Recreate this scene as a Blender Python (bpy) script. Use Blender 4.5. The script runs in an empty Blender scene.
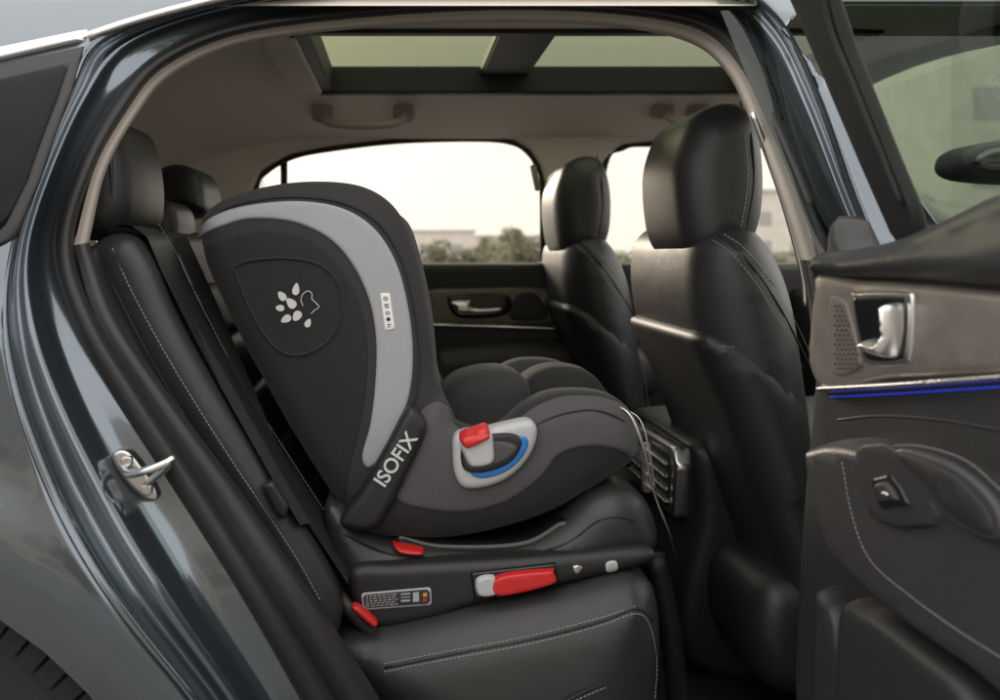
import bpy, math, random
import numpy as np
from mathutils import Vector, Matrix, geometry
random.seed(3); np.random.seed(3)
H=1.03; F=950.; CX=402.; CY=255.
CAM=Vector((0,0,H))
scene=bpy.context.scene
COL=scene.collection
# ------------------------------------------------------------ materials
def M(name,col,rough=.5,metal=0,coat=0,bump=0,bscale=300,var=0,vscale=20,sheen=0,spec=.5,emis=None,vor=False,rvar=0):
    m=bpy.data.materials.new(name); m.use_nodes=True
    nt=m.node_tree; b=nt.nodes['Principled BSDF']
    b.inputs['Base Color'].default_value=(*col,1); b.inputs['Roughness'].default_value=rough
    b.inputs['Metallic'].default_value=metal; b.inputs['Coat Weight'].default_value=coat
    b.inputs['Coat Roughness'].default_value=.04
    b.inputs['Sheen Weight'].default_value=sheen; b.inputs['Specular IOR Level'].default_value=spec
    tc=nt.nodes.new('ShaderNodeTexCoord')
    if var:
        n=nt.nodes.new('ShaderNodeTexNoise'); n.inputs['Scale'].default_value=vscale; n.inputs['Detail'].default_value=4
        nt.links.new(tc.outputs['Object'],n.inputs['Vector'])
        r=nt.nodes.new('ShaderNodeMapRange'); r.inputs['From Min'].default_value=.3; r.inputs['From Max'].default_value=.7
        r.inputs['To Min'].default_value=1-var; r.inputs['To Max'].default_value=1+var
        nt.links.new(n.outputs['Fac'],r.inputs['Value'])
        mx=nt.nodes.new('ShaderNodeVectorMath'); mx.operation='SCALE'; mx.inputs[0].default_value=col
        nt.links.new(r.outputs[0],mx.inputs['Scale']); nt.links.new(mx.outputs[0],b.inputs['Base Color'])
    if rvar:
        n=nt.nodes.new('ShaderNodeTexNoise'); n.inputs['Scale'].default_value=9; n.inputs['Detail'].default_value=5
        nt.links.new(tc.outputs['Object'],n.inputs['Vector'])
        r=nt.nodes.new('ShaderNodeMapRange'); r.inputs['To Min'].default_value=max(0,rough-rvar); r.inputs['To Max'].default_value=rough+rvar
        nt.links.new(n.outputs['Fac'],r.inputs['Value']); nt.links.new(r.outputs[0],b.inputs['Roughness'])
    if bump:
        if vor:
            n=nt.nodes.new('ShaderNodeTexVoronoi'); o='Distance'
        else:
            n=nt.nodes.new('ShaderNodeTexNoise'); n.inputs['Detail'].default_value=3; o='Fac'
        n.inputs['Scale'].default_value=bscale
        nt.links.new(tc.outputs['Object'],n.inputs['Vector'])
        bp=nt.nodes.new('ShaderNodeBump'); bp.inputs['Strength'].default_value=bump; bp.inputs['Distance'].default_value=.001
        nt.links.new(n.outputs[o],bp.inputs['Height'])
        if vor:
            n2=nt.nodes.new('ShaderNodeTexNoise'); n2.inputs['Scale'].default_value=14
            nt.links.new(tc.outputs['Object'],n2.inputs['Vector'])
            b2=nt.nodes.new('ShaderNodeBump'); b2.inputs['Strength'].default_value=.18; b2.inputs['Distance'].default_value=.008
            nt.links.new(n2.outputs['Fac'],b2.inputs['Height']); nt.links.new(b2.outputs[0],bp.inputs['Normal'])
        nt.links.new(bp.outputs[0],b.inputs['Normal'])
    if emis:
        b.inputs['Emission Color'].default_value=(*emis[0],1); b.inputs['Emission Strength'].default_value=emis[1]
    return m
def glassmat(name,tint,f0=.04):
    m=bpy.data.materials.new(name); m.use_nodes=True; nt=m.node_tree
    for n in list(nt.nodes):
        if n.type!='OUTPUT_MATERIAL': nt.nodes.remove(n)
    out=[n for n in nt.nodes if n.type=='OUTPUT_MATERIAL'][0]
    t=nt.nodes.new('ShaderNodeBsdfTransparent'); t.inputs[0].default_value=(*tint,1)
    g=nt.nodes.new('ShaderNodeBsdfGlossy'); g.inputs['Roughness'].default_value=.01
    lw=nt.nodes.new('ShaderNodeLayerWeight'); lw.inputs[0].default_value=.5
    pw=nt.nodes.new('ShaderNodeMath'); pw.operation='POWER'; pw.inputs[1].default_value=5
    ad=nt.nodes.new('ShaderNodeMath'); ad.operation='MULTIPLY_ADD'; ad.inputs[1].default_value=.9; ad.inputs[2].default_value=f0; ad.use_clamp=True
    mx=nt.nodes.new('ShaderNodeMixShader')
    nt.links.new(lw.outputs['Facing'],pw.inputs[0]); nt.links.new(pw.outputs[0],ad.inputs[0]); nt.links.new(ad.outputs[0],mx.inputs[0])
    nt.links.new(t.outputs[0],mx.inputs[1]); nt.links.new(g.outputs[0],mx.inputs[2]); nt.links.new(mx.outputs[0],out.inputs[0])
    return m
paint=M('blue_grey_metallic_paint',(.105,.128,.152),.17,.8,1,var=.06,vscale=900)
leather=M('black_leather',(.018,.018,.019),.43,bump=.25,bscale=650,vor=True,spec=.5,rvar=.06)
leather2=M('dark_leather_satin',(.026,.026,.027),.42,bump=.22,bscale=650,vor=True,rvar=.06)
plastic=M('black_plastic',(.017,.017,.018),.5,bump=.15,bscale=900)
plasticg=M('gloss_black_plastic',(.01,.01,.011),.15)
rubber=M('black_rubber',(.011,.011,.012),.55)
fabric_blk=M('black_knit_fabric',(.015,.015,.016),.85,bump=.5,bscale=1300,var=.25,vscale=600,sheen=.1)
fabric_dk=M('charcoal_fabric',(.029,.028,.029),.85,bump=.5,bscale=1300,var=.2,vscale=500,sheen=.1)
fabric_gr=M('mid_grey_fabric',(.072,.069,.073),.85,bump=.5,bscale=1300,var=.15,vscale=500,sheen=.1)
silver_fab=M('light_grey_fabric',(.34,.35,.37),.75,bump=.2,bscale=1200,var=.04,vscale=300)
white_pl=M('pale_grey_plastic',(.46,.47,.49),.4)
blue_pl=M('blue_plastic',(.02,.17,.52),.35)
red_pl=M('red_plastic',(.56,.02,.02),.35)
chrome=M('satin_chrome',(.75,.75,.74),.18,1)
chrome2=M('polished_trim',(.85,.85,.85),.32,1)
chromed=M('brushed_aluminium',(.50,.49,.48),.3,1)
wood=M('taupe_brushed_trim',(.17,.152,.135),.36,.3,bump=.2,bscale=500,var=.12,vscale=40)
grille_m=M('taupe_grille',(.12,.108,.095),.5,.2)
beige=M('grey_beige_headliner',(.74,.67,.60),.95,bump=.3,bscale=900,var=.05,vscale=300)
beige2=M('grey_beige_pillar_trim',(.38,.34,.30),.8,bump=.3,bscale=900,var=.05,vscale=300)
carpet=M('dark_carpet',(.014,.014,.014),.95,bump=.8,bscale=500,var=.4,vscale=300)
thread=M('pale_grey_thread',(.27,.27,.27),.7)
belt=M('black_webbing',(.02,.02,.021),.7,bump=.6,bscale=1500)
label=M('dark_label',(.03,.03,.033),.3)
lprint=M('silver_print',(.42,.43,.45),.5)
ink=M('black_print',(.02,.02,.02),.6)
whiteink=M('white_print',(.60,.61,.63),.5)
bluelight=M('blue_ambient_light',(.02,.04,.3),.4,emis=((.03,.08,1.0),.40))
glass_far=glassmat('clear_glass',(.98,.98,.97))
glass_roof=glassmat('green_tinted_roof_glass',(.33,.37,.26),.03)
glass_door=glassmat('tinted_door_glass',(.56,.64,.57),.05)
glass_dark=M('dark_privacy_glass',(.005,.006,.007),.03,0,0,spec=.12)
tyre_m=M('tyre_rubber',(.010,.010,.010),.8,bump=.6,bscale=200)
# ------------------------------------------------------------ helpers
def mesh_obj(name,verts,faces,mat,parent=None,smooth=True,lab=None):
    me=bpy.data.meshes.new(name); me.from_pydata([tuple(v) for v in verts],[],[tuple(f) for f in faces]); me.update()
    if smooth: me.polygons.foreach_set('use_smooth',[True]*len(me.polygons))
    me.materials.append(mat)
    o=bpy.data.objects.new(name,me); COL.objects.link(o)
    if parent: setp(o,parent)
    if lab: o['label']=lab
    return o
def world_of(o):
    m=Matrix.Translation(o.location)
    if o.parent: m=world_of(o.parent)@o.matrix_parent_inverse@m
    return m
def setp(o,p):
    o.parent=p
    o.matrix_parent_inverse=world_of(p).inverted()
def empty(name,loc,parent=None):
    o=bpy.data.objects.new(name,None); o.location=loc; o.empty_display_size=.1; COL.objects.link(o)
    if parent: setp(o,parent)
    return o
def cat(P,closed=False,k=6):
    P=np.array(P,float); n=len(P); out=[]
    if closed: rng=range(n)
    else:
        P=np.vstack([2*P[0]-P[1],P,2*P[-1]-P[-2]]); rng=range(1,n)
    for i in rng:
        if closed: a,b,c,d=P[(i-1)%n],P[i],P[(i+1)%n],P[(i+2)%n]
        else: a,b,c,d=P[i-1],P[i],P[i+1],P[i+2]
        for j in range(k):
            t=j/k
            out.append(.5*((2*b)+(c-a)*t+(2*a-5*b+4*c-d)*t*t+(3*b-a-3*c+d)*t**3))
    if not closed: out.append(P[-2])
    return np.array(out)
class Fr:
    def __init__(s,o,u,v,n): s.o,s.u,s.v,s.n=Vector(o),Vector(u).normalized(),Vector(v).normalized(),Vector(n).normalized(); s.N=s.u.cross(s.v).normalized()
    def p3(s,a,b,h): return s.o+s.u*float(a)+s.v*float(b)+s.n*float(h)
    def hit(s,px,py,h):
        r=Vector(((px-CX)/F,1,-(py-CY)/F)); t=((s.o+s.n*float(h)-CAM).dot(s.N))/r.dot(s.N)
        q=CAM+r*t-s.o-s.n*float(h); return q.dot(s.u),q.dot(s.v)
STD=Fr((0,0,0),(1,0,0),(0,0,1),(0,1,0))
class Surf:
    def __init__(s,fr,h0,fn): s.fr,s.h0,s.fn=fr,h0,fn
    def uv(s,px,py,lift=0):
        h=s.h0
        for _ in range(8):
            a,b=s.fr.hit(px,py,h-lift); h=float(s.fn(np.array([[a,b]]))[0])
        return a,b,h
    def at(s,px,py,lift=0):
        a,b,h=s.uv(px,py,lift); return s.fr.p3(a,b,h-lift)
def pdist(P,poly):
    A=poly; B=np.roll(poly,-1,0); D=B-A; L=(D**2).sum(1)+1e-18
    out=np.empty(len(P))
    for i in range(0,len(P),4000):
        Q=P[i:i+4000]; w=Q[:,None,:]-A[None]
        t=np.clip((w*D[None]).sum(2)/L[None],0,1)
        out[i:i+4000]=np.sqrt(((w-t[...,None]*D[None])**2).sum(2).min(1))
    return out
def inside(P,poly):
    x,y=P[:,0],P[:,1]; r=np.zeros(len(P),bool); A=poly; B=np.roll(poly,-1,0)
    for (x1,y1),(x2,y2) in zip(A,B):
        c=((y1>y)!=(y2>y))
        xi=(x2-x1)*(y-y1)/((y2-y1) if y2!=y1 else 1e-12)+x1
        r^=c&(x<xi)
    return r
def W(px,py,d): return Vector(((px-CX)*d/F,d,H-(py-CY)*d/F))
def puff(name,pts,mat,parent,d=None,thick=.1,r=.02,bulge=0,fr=STD,base=None,lift=.003,res=.014,dep=None,sharp=False,uvp=False,back=True,lab=None,groove=None):
    if uvp: ol=np.array(pts,float)
    elif base: ol=np.array([base.uv(x,y)[:2] for x,y in pts])
    elif dep is not None:
        s0=Surf(fr,d if d else 1,dep); ol=np.array([s0.uv(x,y)[:2] for x,y in pts])
    else: ol=np.array([fr.hit(x,y,d) for x,y in pts])
    if base: fr=base.fr
    sm=ol if sharp else cat(ol,True,8)
    seg=[]; n=len(sm); st=res*.7
    for i in range(n):
        a,b=sm[i],sm[(i+1)%n]; L=np.linalg.norm(b-a); k=max(1,int(L/st)) 
        for j in range(k): seg.append(a+(b-a)*j/k)
    B=np.array(seg)
    keep=[0]
    for i in range(1,len(B)):
        if np.linalg.norm(B[i]-B[keep[-1]])>st*.35: keep.append(i)
    B=B[keep]
    area=.5*np.sum(B[:,0]*np.roll(B[:,1],-1)-np.roll(B[:,0],-1)*B[:,1])
    if area<0: B=B[::-1]
    T=np.roll(B,-1,0)-np.roll(B,1,0); T/=np.linalg.norm(T,axis=1)[:,None]+1e-12; Nn=np.stack([-T[:,1],T[:,0]],1)
    pts2=[B]
    for f in (.06,.2,.42,.7,1.0):
        o=f*r; Q=B+Nn*o; k=inside(Q,B); Q=Q[k]
        if len(Q): Q=Q[pdist(Q,B)>=o*.93]
        if len(Q): pts2.append(Q)
    mn,mx=B.min(0),B.max(0)
    gx,gy=np.meshgrid(np.arange(mn[0]+res/2,mx[0],res),np.arange(mn[1]+res/2,mx[1],res)); G=np.stack([gx.ravel(),gy.ravel()],1)
    G=G+(np.random.rand(*G.shape)-.5)*res*.15
    if len(G):
        G=G[inside(G,B)]
        if len(G): 
            G=G[pdist(G,B)>r+res*.3]
            if len(G): pts2.append(G)
    A=np.vstack(pts2)
    vs,es,fs,_,_,_=geometry.delaunay_2d_cdt([Vector(p) for p in A],[],[list(range(len(B)))],1,1e-6)
    V=np.array([(v[0],v[1]) for v in vs])
    rr=min(r,thick*.48) if not base else r
    dm=max(pdist(V,B).max(),1e-6)
    def near(P):
        P=np.asarray(P,float); ds=pdist(P,B)*inside(P,B)
        t=np.clip(ds/r,0,1); e=1-np.sqrt(np.clip(1-(1-t)**2,0,1))
        if base: h=base.fn(P)-lift*(1-e)+.001*e
        else:
            h=(dep(P) if dep is not None else d)+rr*e
            q=np.clip(ds/dm,0,1); h=h-bulge*q*q*(3-2*q)
        if groove is not None: h=h+groove(P)
        return h
    ds=pdist(V,B); onb=ds<1e-5
    hn=near(V)
    if onb.any() and not base: hn[onb]=(dep(V[onb]) if dep is not None else d)+rr
    if base: hf=base.fn(V)+.003
    else:
        t=np.clip(ds/r,0,1); e=1-np.sqrt(np.clip(1-(1-t)**2,0,1))
        hf=(dep(V) if dep is not None else d)+thick-rr*e
    verts=[fr.p3(V[i,0],V[i,1],hn[i]) for i in range(len(V))]
    faces=[tuple(f) for f in fs]
    if back:
        nb=len(V); verts+=[fr.p3(V[i,0],V[i,1],hf[i]) for i in range(nb)]
        cnt={}
        for f in faces:
            for i in range(len(f)):
                e=(f[i],f[(i+1)%len(f)]); cnt[tuple(sorted(e))]=cnt.get(tuple(sorted(e)),[])+[e]
        faces=faces+[tuple(reversed([i+nb for i in f])) for f in faces]
        for k,l in cnt.items():
            if len(l)==1:
                a,b=l[0]; faces.append((b,a,a+nb,b+nb))
    o=mesh_obj(name,verts,faces,mat,parent,True,lab)
    import bmesh
    bm=bmesh.new(); bm.from_mesh(o.data); bmesh.ops.recalc_face_normals(bm,faces=bm.faces); bm.to_mesh(o.data); bm.free()
    return o,Surf(fr,d if d else (base.h0 if base else 1),near)
def loft(name,rails,mat,parent,ka=5,kc=3,lab=None):
    R=[cat(r,False,ka) for r in rails]; R=np.array(R)
    if len(rails)>2 and kc>1:
        R=np.stack([cat(R[:,i],False,kc) for i in range(R.shape[1])],1)
    nr,n=R.shape[:2]
    vs=R.reshape(-1,3); fs=[(i*n+j,i*n+j+1,(i+1)*n+j+1,(i+1)*n+j) for i in range(nr-1) for j in range(n-1)]
    return mesh_obj(name,vs,fs,mat,parent,True,lab)
def tubegeo(P,rad,k=8):
    P=[Vector(p) for p in P]; V=[];Fc=[]; n=len(P); up=None
    for i,p in enumerate(P):
        t=(P[min(i+1,n-1)]-P[max(i-1,0)]).normalized()
        if up is None:
            up=Vector((0,0,1)) if abs(t.z)<.9 else Vector((1,0,0))
        a=t.cross(up).normalized(); up=a.cross(t).normalized()
        for j in range(k):
            th=2*math.pi*j/k; V.append(p+(a*math.cos(th)+up*math.sin(th))*rad)
    for i in range(n-1):
        for j in range(k): Fc.append((i*k+j,i*k+(j+1)%k,(i+1)*k+(j+1)%k,(i+1)*k+j))
    Fc.append(tuple(range(k))[::-1]); Fc.append(tuple((n-1)*k+j for j in range(k)))
    return V,Fc
def tube(name,P,rad,mat,parent,k=8,smooth=True,cs=True,lab=None):
    if cs and len(P)>2: P=cat([tuple(p) for p in P],False,6)
    V,Fc=tubegeo(P,rad,k); return mesh_obj(name,V,Fc,mat,parent,smooth,lab)
def stitch3(name,P,parent,mat=None,pitch=.0062,rad=.00055):
    P=cat([tuple(p) for p in P],False,10)
    seg=np.linalg.norm(np.diff(P,axis=0),axis=1); s=np.concatenate([[0],np.cumsum(seg)])
    def at(t): return Vector([np.interp(t,s,P[:,i]) for i in range(3)])
    V=[];Fc=[]; t=0
    while t+pitch*.62<s[-1]:
        v,f=tubegeo([at(t),at(t+pitch*.65)],rad,4); o=len(V); V+=v; Fc+=[tuple(i+o for i in g) for g in f]; t+=pitch
    return mesh_obj(name,V,Fc,mat or thread,parent,False)
def stitch(name,surf,pts,parent,mat=None,pitch=.0055,rad=.0005,lift=.0005):
    return stitch3(name,[surf.at(x,y,lift) for x,y in pts],parent,mat,pitch,rad)
def seam(name,surf,pts,parent,mat=rubber,rad=.0018,lift=-.0004):
    P=[tuple(surf.at(x,y,lift)) for x,y in pts]; return tube(name,P,rad,mat,parent,6)
def text(name,body,surfpt,ang,width,mat,parent,bold=.0):
    c=bpy.data.curves.new(name,'FONT'); c.body=body; c.extrude=.02; c.offset=bold; c.align_x='CENTER'; c.align_y='CENTER'
    t=bpy.data.objects.new(name,c); COL.objects.link(t); bpy.context.view_layer.update()
    me=bpy.data.meshes.new_from_object(t.evaluated_get(bpy.context.evaluated_depsgraph_get()))
    bpy.data.objects.remove(t)
    xs=[v.co.x for v in me.vertices]; sc=width/(max(xs)-min(xs)); a=ang
    m=Matrix(((math.cos(a),-math.sin(a),0,surfpt[0]),(0,0,-1,surfpt[1]),(math.sin(a),math.cos(a),0,surfpt[2]),(0,0,0,1)))@Matrix.Scale(sc,4)
    me.transform(m); me.materials.clear(); me.materials.append(mat)
    o=bpy.data.objects.new(name,me); COL.objects.link(o); setp(o,parent); return o
def boxobj(name,c,s,mat,parent=None,bev=0,lab=None):
    import bmesh
    bm=bmesh.new(); bmesh.ops.create_cube(bm,size=1)
    for v in bm.verts: v.co=Vector((v.co.x*s[0]+c[0],v.co.y*s[1]+c[1],v.co.z*s[2]+c[2]))
    if bev: bmesh.ops.bevel(bm,geom=bm.edges[:],offset=bev,segments=3,affect='EDGES')
    me=bpy.data.meshes.new(name); bm.to_mesh(me); bm.free(); me.materials.append(mat)
    o=bpy.data.objects.new(name,me); COL.objects.link(o)
    if parent: setp(o,parent)
    if lab:o['label']=lab
    return o
# ============================================================ CAR
car=empty('car',(0,1.9,0)); car['label']='dark blue-grey metallic car, rear door open, black leather interior'; car['category']='car'
def skinf(P):
    z=P[:,1]-H; y=.95+1.1*np.clip(z+.12,0,None)**2+.35*np.clip(-.22-z,0,None)**2
    x=P[:,0]; rr=np.hypot(x+.606,P[:,1]-.36); y=y-.026*np.exp(-((rr-.43)/.06)**2)
    y=y+.011*np.tanh((z+.10+.10*x)/.012)
    return y
SK=Surf(STD,.97,skinf)
S=[((245,780),(342,780),(380,780),(415,780)),((190,700),(300,700),(338,700),(372,700)),((110,600),(243,600),(275,600),(308,600)),
((52,500),(180,500),(212,500),(240,500)),((15,400),(115,400),(146,400),(168,400)),((3,320),(72,320),(97,320),(115,320)),
((12,245),(52,245),(74,245),(86,243)),((40,160),(75,165),(95,168),(104,170)),((72,85),(108,105),(126,112),(135,114)),
((95,42),(150,58),(160,70),(167,76)),((165,13),(212,28),(219,40),(224,47)),((260,-10),(290,13),(293,25),(296,33)),
((400,-30),(410,1),(410,14),(410,23)),((520,-35),(520,-3),(520,10),(520,20)),((640,-30),(630,2),(625,15),(621,25)),
((728,-20),(710,18),(700,30),(691,40)),((782,20),(752,58),(739,65),(728,70)),((818,90),(782,118),(767,122),(754,122)),
((850,180),(815,188),(795,190),(780,190)),((880,260),(840,260),(818,260),(803,260)),((888,340),(852,340),(830,335),(815,330)),
((895,500),(858,500),(838,490),(826,485)),((900,780),(862,780),(842,780),(832,780))]
def skd(px,py): return SK.uv(px,py)[2]
r1=[];r1b=[];r1c=[];r1d=[];r1e=[];r2=[];s0=[];s1=[];s2=[];s3=[];t0=[];t1=[];t2=[]
def lerp(a,b,t): return (a[0]+(b[0]-a[0])*t,a[1]+(b[1]-a[1])*t)
for q1,q2,q3,q4 in S:
    d=skd(*q1); top=max(0,min(1,(255-q1[1])/255)); D2=d+.085-.02*top
    r1.append(W(*q1,d)); r1b.append(W(*lerp(q1,q2,.08),d+.006)); r1c.append(W(*lerp(q1,q2,.22),d+.036)); r1e.append(W(*lerp(q1,q2,.42),d+.036)); r1d.append(W(*lerp(q1,q2,.66),D2-.014)); r2.append(W(*lerp(q1,q2,1.02),D2))
    s0.append(W(*q2,D2)); s1.append(W(*lerp(q2,q3,.2),D2-.022)); s2.append(W(*lerp(q2,q3,.75),D2-.022)); s3.append(W(*lerp(q2,q3,1.02),D2+.012))
    t0.append(W(*q3,D2+.008)); t1.append(W(*q4,D2+.015)); t2.append(W(*lerp(q3,q4,1.25),D2+.09))
loft('door_opening_flange',[r1,r1b,r1c,r1e,r1d,r2],paint,car,6,4)
loft('door_seal',[s0,s1,s2,s3],rubber,car,6,4)
loft('pillar_trim',[t0[6:20],t1[6:20],t2[6:20]],beige2,car,6,3)
loft('sill_trim',[t0[:7],t1[:7],t2[:7]],plastic,car,6,3)
loft('pillar_trim',[t0[19:],t1[19:],t2[19:]],plastic,car,6,3)
tube('trim_strip',[W(x,y,1.13) for x,y in ((752,112),(770,160),(790,225),(803,275),(806,306))],.0035,chromed,car)
ql=[s[0] for s in S[0:13]]
cx,cz,R=-.606,.36,.372
wc=[]
for a in np.linspace(20,140,14):
    x=cx+R*math.cos(math.radians(a)); z=cz+R*math.sin(math.radians(a)); wc.append((x,z))
qpts=[SK.uv(*p)[:2] for p in ql]
poly=[tuple(p) for p in cat(qpts,False,5)]+[(0.0,H+.45),(-.9,H+.45),(-1.4,H+.1),(-1.4,.4),(-1.1,.36)]+wc[::-1]+[(-.25,.3)]
quarter,_=puff('quarter_panel',poly,paint,car,d=.97,thick=.02,r=.006,dep=skinf,sharp=True,uvp=True,res=.012)
fr_pts=[SK.uv(*s[0])[:2] for s in S[12:21]]
front,_=puff('front_door_skin',[tuple(p) for p in cat(fr_pts[6:],False,5)]+[(.55,.3),(1.6,.3),(1.6,H-.02),(.6,H-.02)],paint,car,d=.97,thick=.02,r=.006,dep=skinf,sharp=True,uvp=True,res=.03)
pil=[tuple(p) for p in cat(fr_pts[:8],False,5)]+[(.585,H-.02),(.545,H+.06),(.48,H+.2),(.455,H+.27),(.50,H+.31),(.98,H+.31),(1.3,H+.17),(1.6,H-.02),(1.66,H-.02),(1.3,H+.22),(1.0,H+.36),(0.003,H+.42)]
puff('front_door_frame',pil,paint,car,d=.97,thick=.02,r=.006,dep=skinf,sharp=True,uvp=True,res=.03)
QS=Surf(STD,.97,lambda P:skinf(P)-.0015)
puff('quarter_window_frame',[(-60,78),(84,46),(72,90),(40,180),(16,238),(-60,275)],rubber,car,base=QS,lift=.003,r=.004,sharp=True)
puff('quarter_window_glass',[(-60,92),(70,62),(58,98),(28,180),(4,228),(-60,258)],glass_dark,car,base=Surf(STD,.97,lambda P:skinf(P)-.005),lift=.002,r=.003,sharp=True)
puff('chrome_window_trim',[(-60,60),(0,47),(87,29),(86,40),(0,60),(-60,74)],chrome2,car,base=QS,lift=.009,r=.009,sharp=True)
tube('roof_drip_moulding',[tuple(SK.at(x,y,.004)) for x,y in ((88,36),(130,22),(180,8),(240,-6),(330,-22))],.005,chrome2,car)
g=[STD.p3(a,b,skinf(np.array([[a,b]]))[0]+.03) for a,b in ((.45,H-.03),(1.6,H-.03),(1.05,H+.33),(.40,H+.33))]
mesh_obj('front_window_glass',g,[(0,1,2,3)],glass_door,car,False)
puff('door_striker_plate',[(112,455),(128,452),(150,480),(158,498),(146,500),(122,478)],chromed,car,d=1.0,thick=.03,r=.004,res=.006)
tube('door_striker',[W(122,464,1.01),W(128,474,.975),W(148,470,.955),W(168,462,.955),W(172,458,.965),W(168,466,.985),W(146,485,1.0)],.0042,chrome,car,10)
for x,y in ((126,462),(146,490)): puff('striker_bolt',[(x-5,y-4),(x+4,y-5),(x+6,y+2),(x+2,y+6),(x-5,y+4)],chromed,car,d=.995,thick=.01,r=.002,res=.004)
# roof and headliner
gd=[1.20,1.25,1.33,1.4,1.5,1.6,1.70,1.88,2.1,2.28,2.36,2.44,2.505]
gz=[.315,.340,.362,.376,.385,.39,.395,.41,.405,.395,.375,.340,.306]
def zc(x,d):
    z=np.interp(d,gd,gz)
    if x<-.2: z-=.55*(x+.2)**2
    if x>.75: z-=.35*(x-.75)**2
    return z
def roofgrid(name,off,mat,hole):
    X=sorted(set([round(v,3) for v in np.linspace(-1,.98,30)]+[hole[0],hole[1]])); D=sorted(set(gd+[1.8,2.0,2.2,hole[2],hole[3]]))
    V=[(x,d,H+zc(x,d)+off) for x in X for d in D]; n=len(D); Fc=[]
    for i in range(len(X)-1):
        for j in range(n-1):
            xm=(X[i]+X[i+1])/2; dm=(D[j]+D[j+1])/2
            if hole[0]<xm<hole[1] and hole[2]<dm<hole[3]: continue
            Fc.append((i*n+j,i*n+j+1,(i+1)*n+j+1,(i+1)*n+j))
    return mesh_obj(name,V,Fc,mat,car)
hole=(-.18,.82,1.66,2.28)
roofgrid('headliner',0,beige,hole)
roofgrid('roof_panel',.045,paint,hole)
mesh_obj('windscreen',[(.98,1.22,H+.34),(1.7,1.05,H-.05),(1.7,2.7,H-.05),(.98,2.5,H+.34)],[(0,1,2,3)],glass_far,car,False)
tube('windscreen_pillar',[(.95,2.48,H+.33),(1.3,2.54,H+.17),(1.75,2.62,H-.08)],.035,beige2,car,12)
tube('windscreen_header',[(.97,1.22,H+.33),(.985,1.85,H+.385),(.97,2.48,H+.33)],.022,rubber,car,12)
def roofbar(name,x0,x1,d0,d1,z0,z1,mat,p=car):
    return boxobj(name,((x0+x1)/2,(d0+d1)/2,H+(z0+z1)/2),(x1-x0,d1-d0,z1-z0),mat,p,.004)
sun=empty('sunroof',(.3,1.95,H+.4),car)
roofbar('sunroof_rim',-.20,.84,2.262,2.300,.386,.45,rubber,sun)
roofbar('sunroof_rim',-.20,.84,1.645,1.675,.385,.45,rubber,sun)
roofbar('sunroof_rim',-.205,-.165,1.65,2.295,.390,.45,rubber,sun)
roofbar('sunroof_rim',.80,.84,1.65,2.295,.390,.45,rubber,sun)
roofbar('sunroof_crossbar',.185,.30,1.66,2.285,.425,.45,rubber,sun)
mesh_obj('roof_glass',[(-.18,1.65,H+.446),(.19,1.65,H+.446),(.19,2.28,H+.446),(-.18,2.28,H+.446)],[(0,1,2,3)],glass_roof,sun)
mesh_obj('roof_glass',[(.295,1.65,H+.446),(.82,1.65,H+.446),(.82,2.28,H+.446),(.295,2.28,H+.446)],[(0,1,2,3)],glass_roof,sun)
puff('sunroof_blind',[(-.255,1.75),(-.19,1.70),(-.19,2.25),(-.255,2.2)],beige,car,uvp=True,sharp=True,fr=Fr((0,0,H+.40),(1,0,0),(0,1,0),(0,0,-1)),d=0,thick=.02,r=.004)
# far side wall
farp=lambda n,pts,mat,d=2.5,**k: puff(n,pts,mat,car,d=d,thick=k.pop('thick',.06),r=k.pop('r',.015),res=.04,**k)
far_head=[(-80,100),(100,95),(300,90),(700,90),(770,95),(800,146),(655,141),(622,145),(605,160),(590,260),(555,264),(546,264),(545,182),(540,164),(530,150),(514,140),(480,136),(400,138),(330,146),(290,154),(262,170),(252,192),(250,266),(-80,266)]
farp('far_side_pillar_trim',far_head,beige,sharp=True)
gw=[(254,262),(256,190),(266,172),(292,157),(330,149),(400,141),(480,139),(514,143),(530,154),(538,168),(542,184),(543,262)]
tube('far_window_seal',[W(x,y,2.515) for x,y in gw],.008,rubber,car,8)
tube('far_window_seal',[W(x,y,2.515) for x,y in ((592,262),(605,165),(622,148),(655,144),(800,150),(900,200),(960,262))],.008,rubber,car,8)
mesh_obj('far_window_glass',[W(245,266,2.56),W(550,266,2.56),W(550,130,2.56),W(245,130,2.56)],[(0,1,2,3)],glass_far,car)
mesh_obj('far_window_glass',[W(585,266,2.56),W(1000,266,2.56),W(1000,130,2.56),W(585,130,2.56)],[(0,1,2,3)],glass_far,car)
tube('far_quarter_divider',[W(284,150,2.53),W(284,264,2.53)],.010,rubber,car,8,cs=False)
fdoor,FS=farp('far_door_trim',[(-80,264),(250,263),(548,263),(1050,263),(1050,700),(-80,700)],leather,sharp=True,d=2.47,thick=.1,r=.02)
puff('door_insert',[(425,292),(470,288),(545,288),(560,300),(558,322),(430,322)],wood,fdoor,base=FS,lift=.008,r=.01)
puff('chrome_strip',[(425,322),(560,326),(560,331),(425,327)],chrome,fdoor,base=FS,lift=.012,r=.006,sharp=True)
puff('door_handle_bezel',[(446,298),(458,294),(500,293),(512,300),(504,316),(458,318)],plasticg,fdoor,base=FS,lift=.012,r=.008)
puff('door_handle',[(450,300),(470,299),(474,306),(500,306),(498,313),(462,315),(452,308)],chrome,fdoor,base=FS,lift=.028,r=.008,res=.01)
puff('armrest',[(430,352),(470,342),(560,338),(640,345),(640,400),(430,400)],leather2,fdoor,base=FS,lift=.05,r=.05)
puff('speaker_grille',[(515,296),(535,293),(548,318),(510,319)],plastic,fdoor,base=FS,lift=.011,r=.006)
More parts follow.
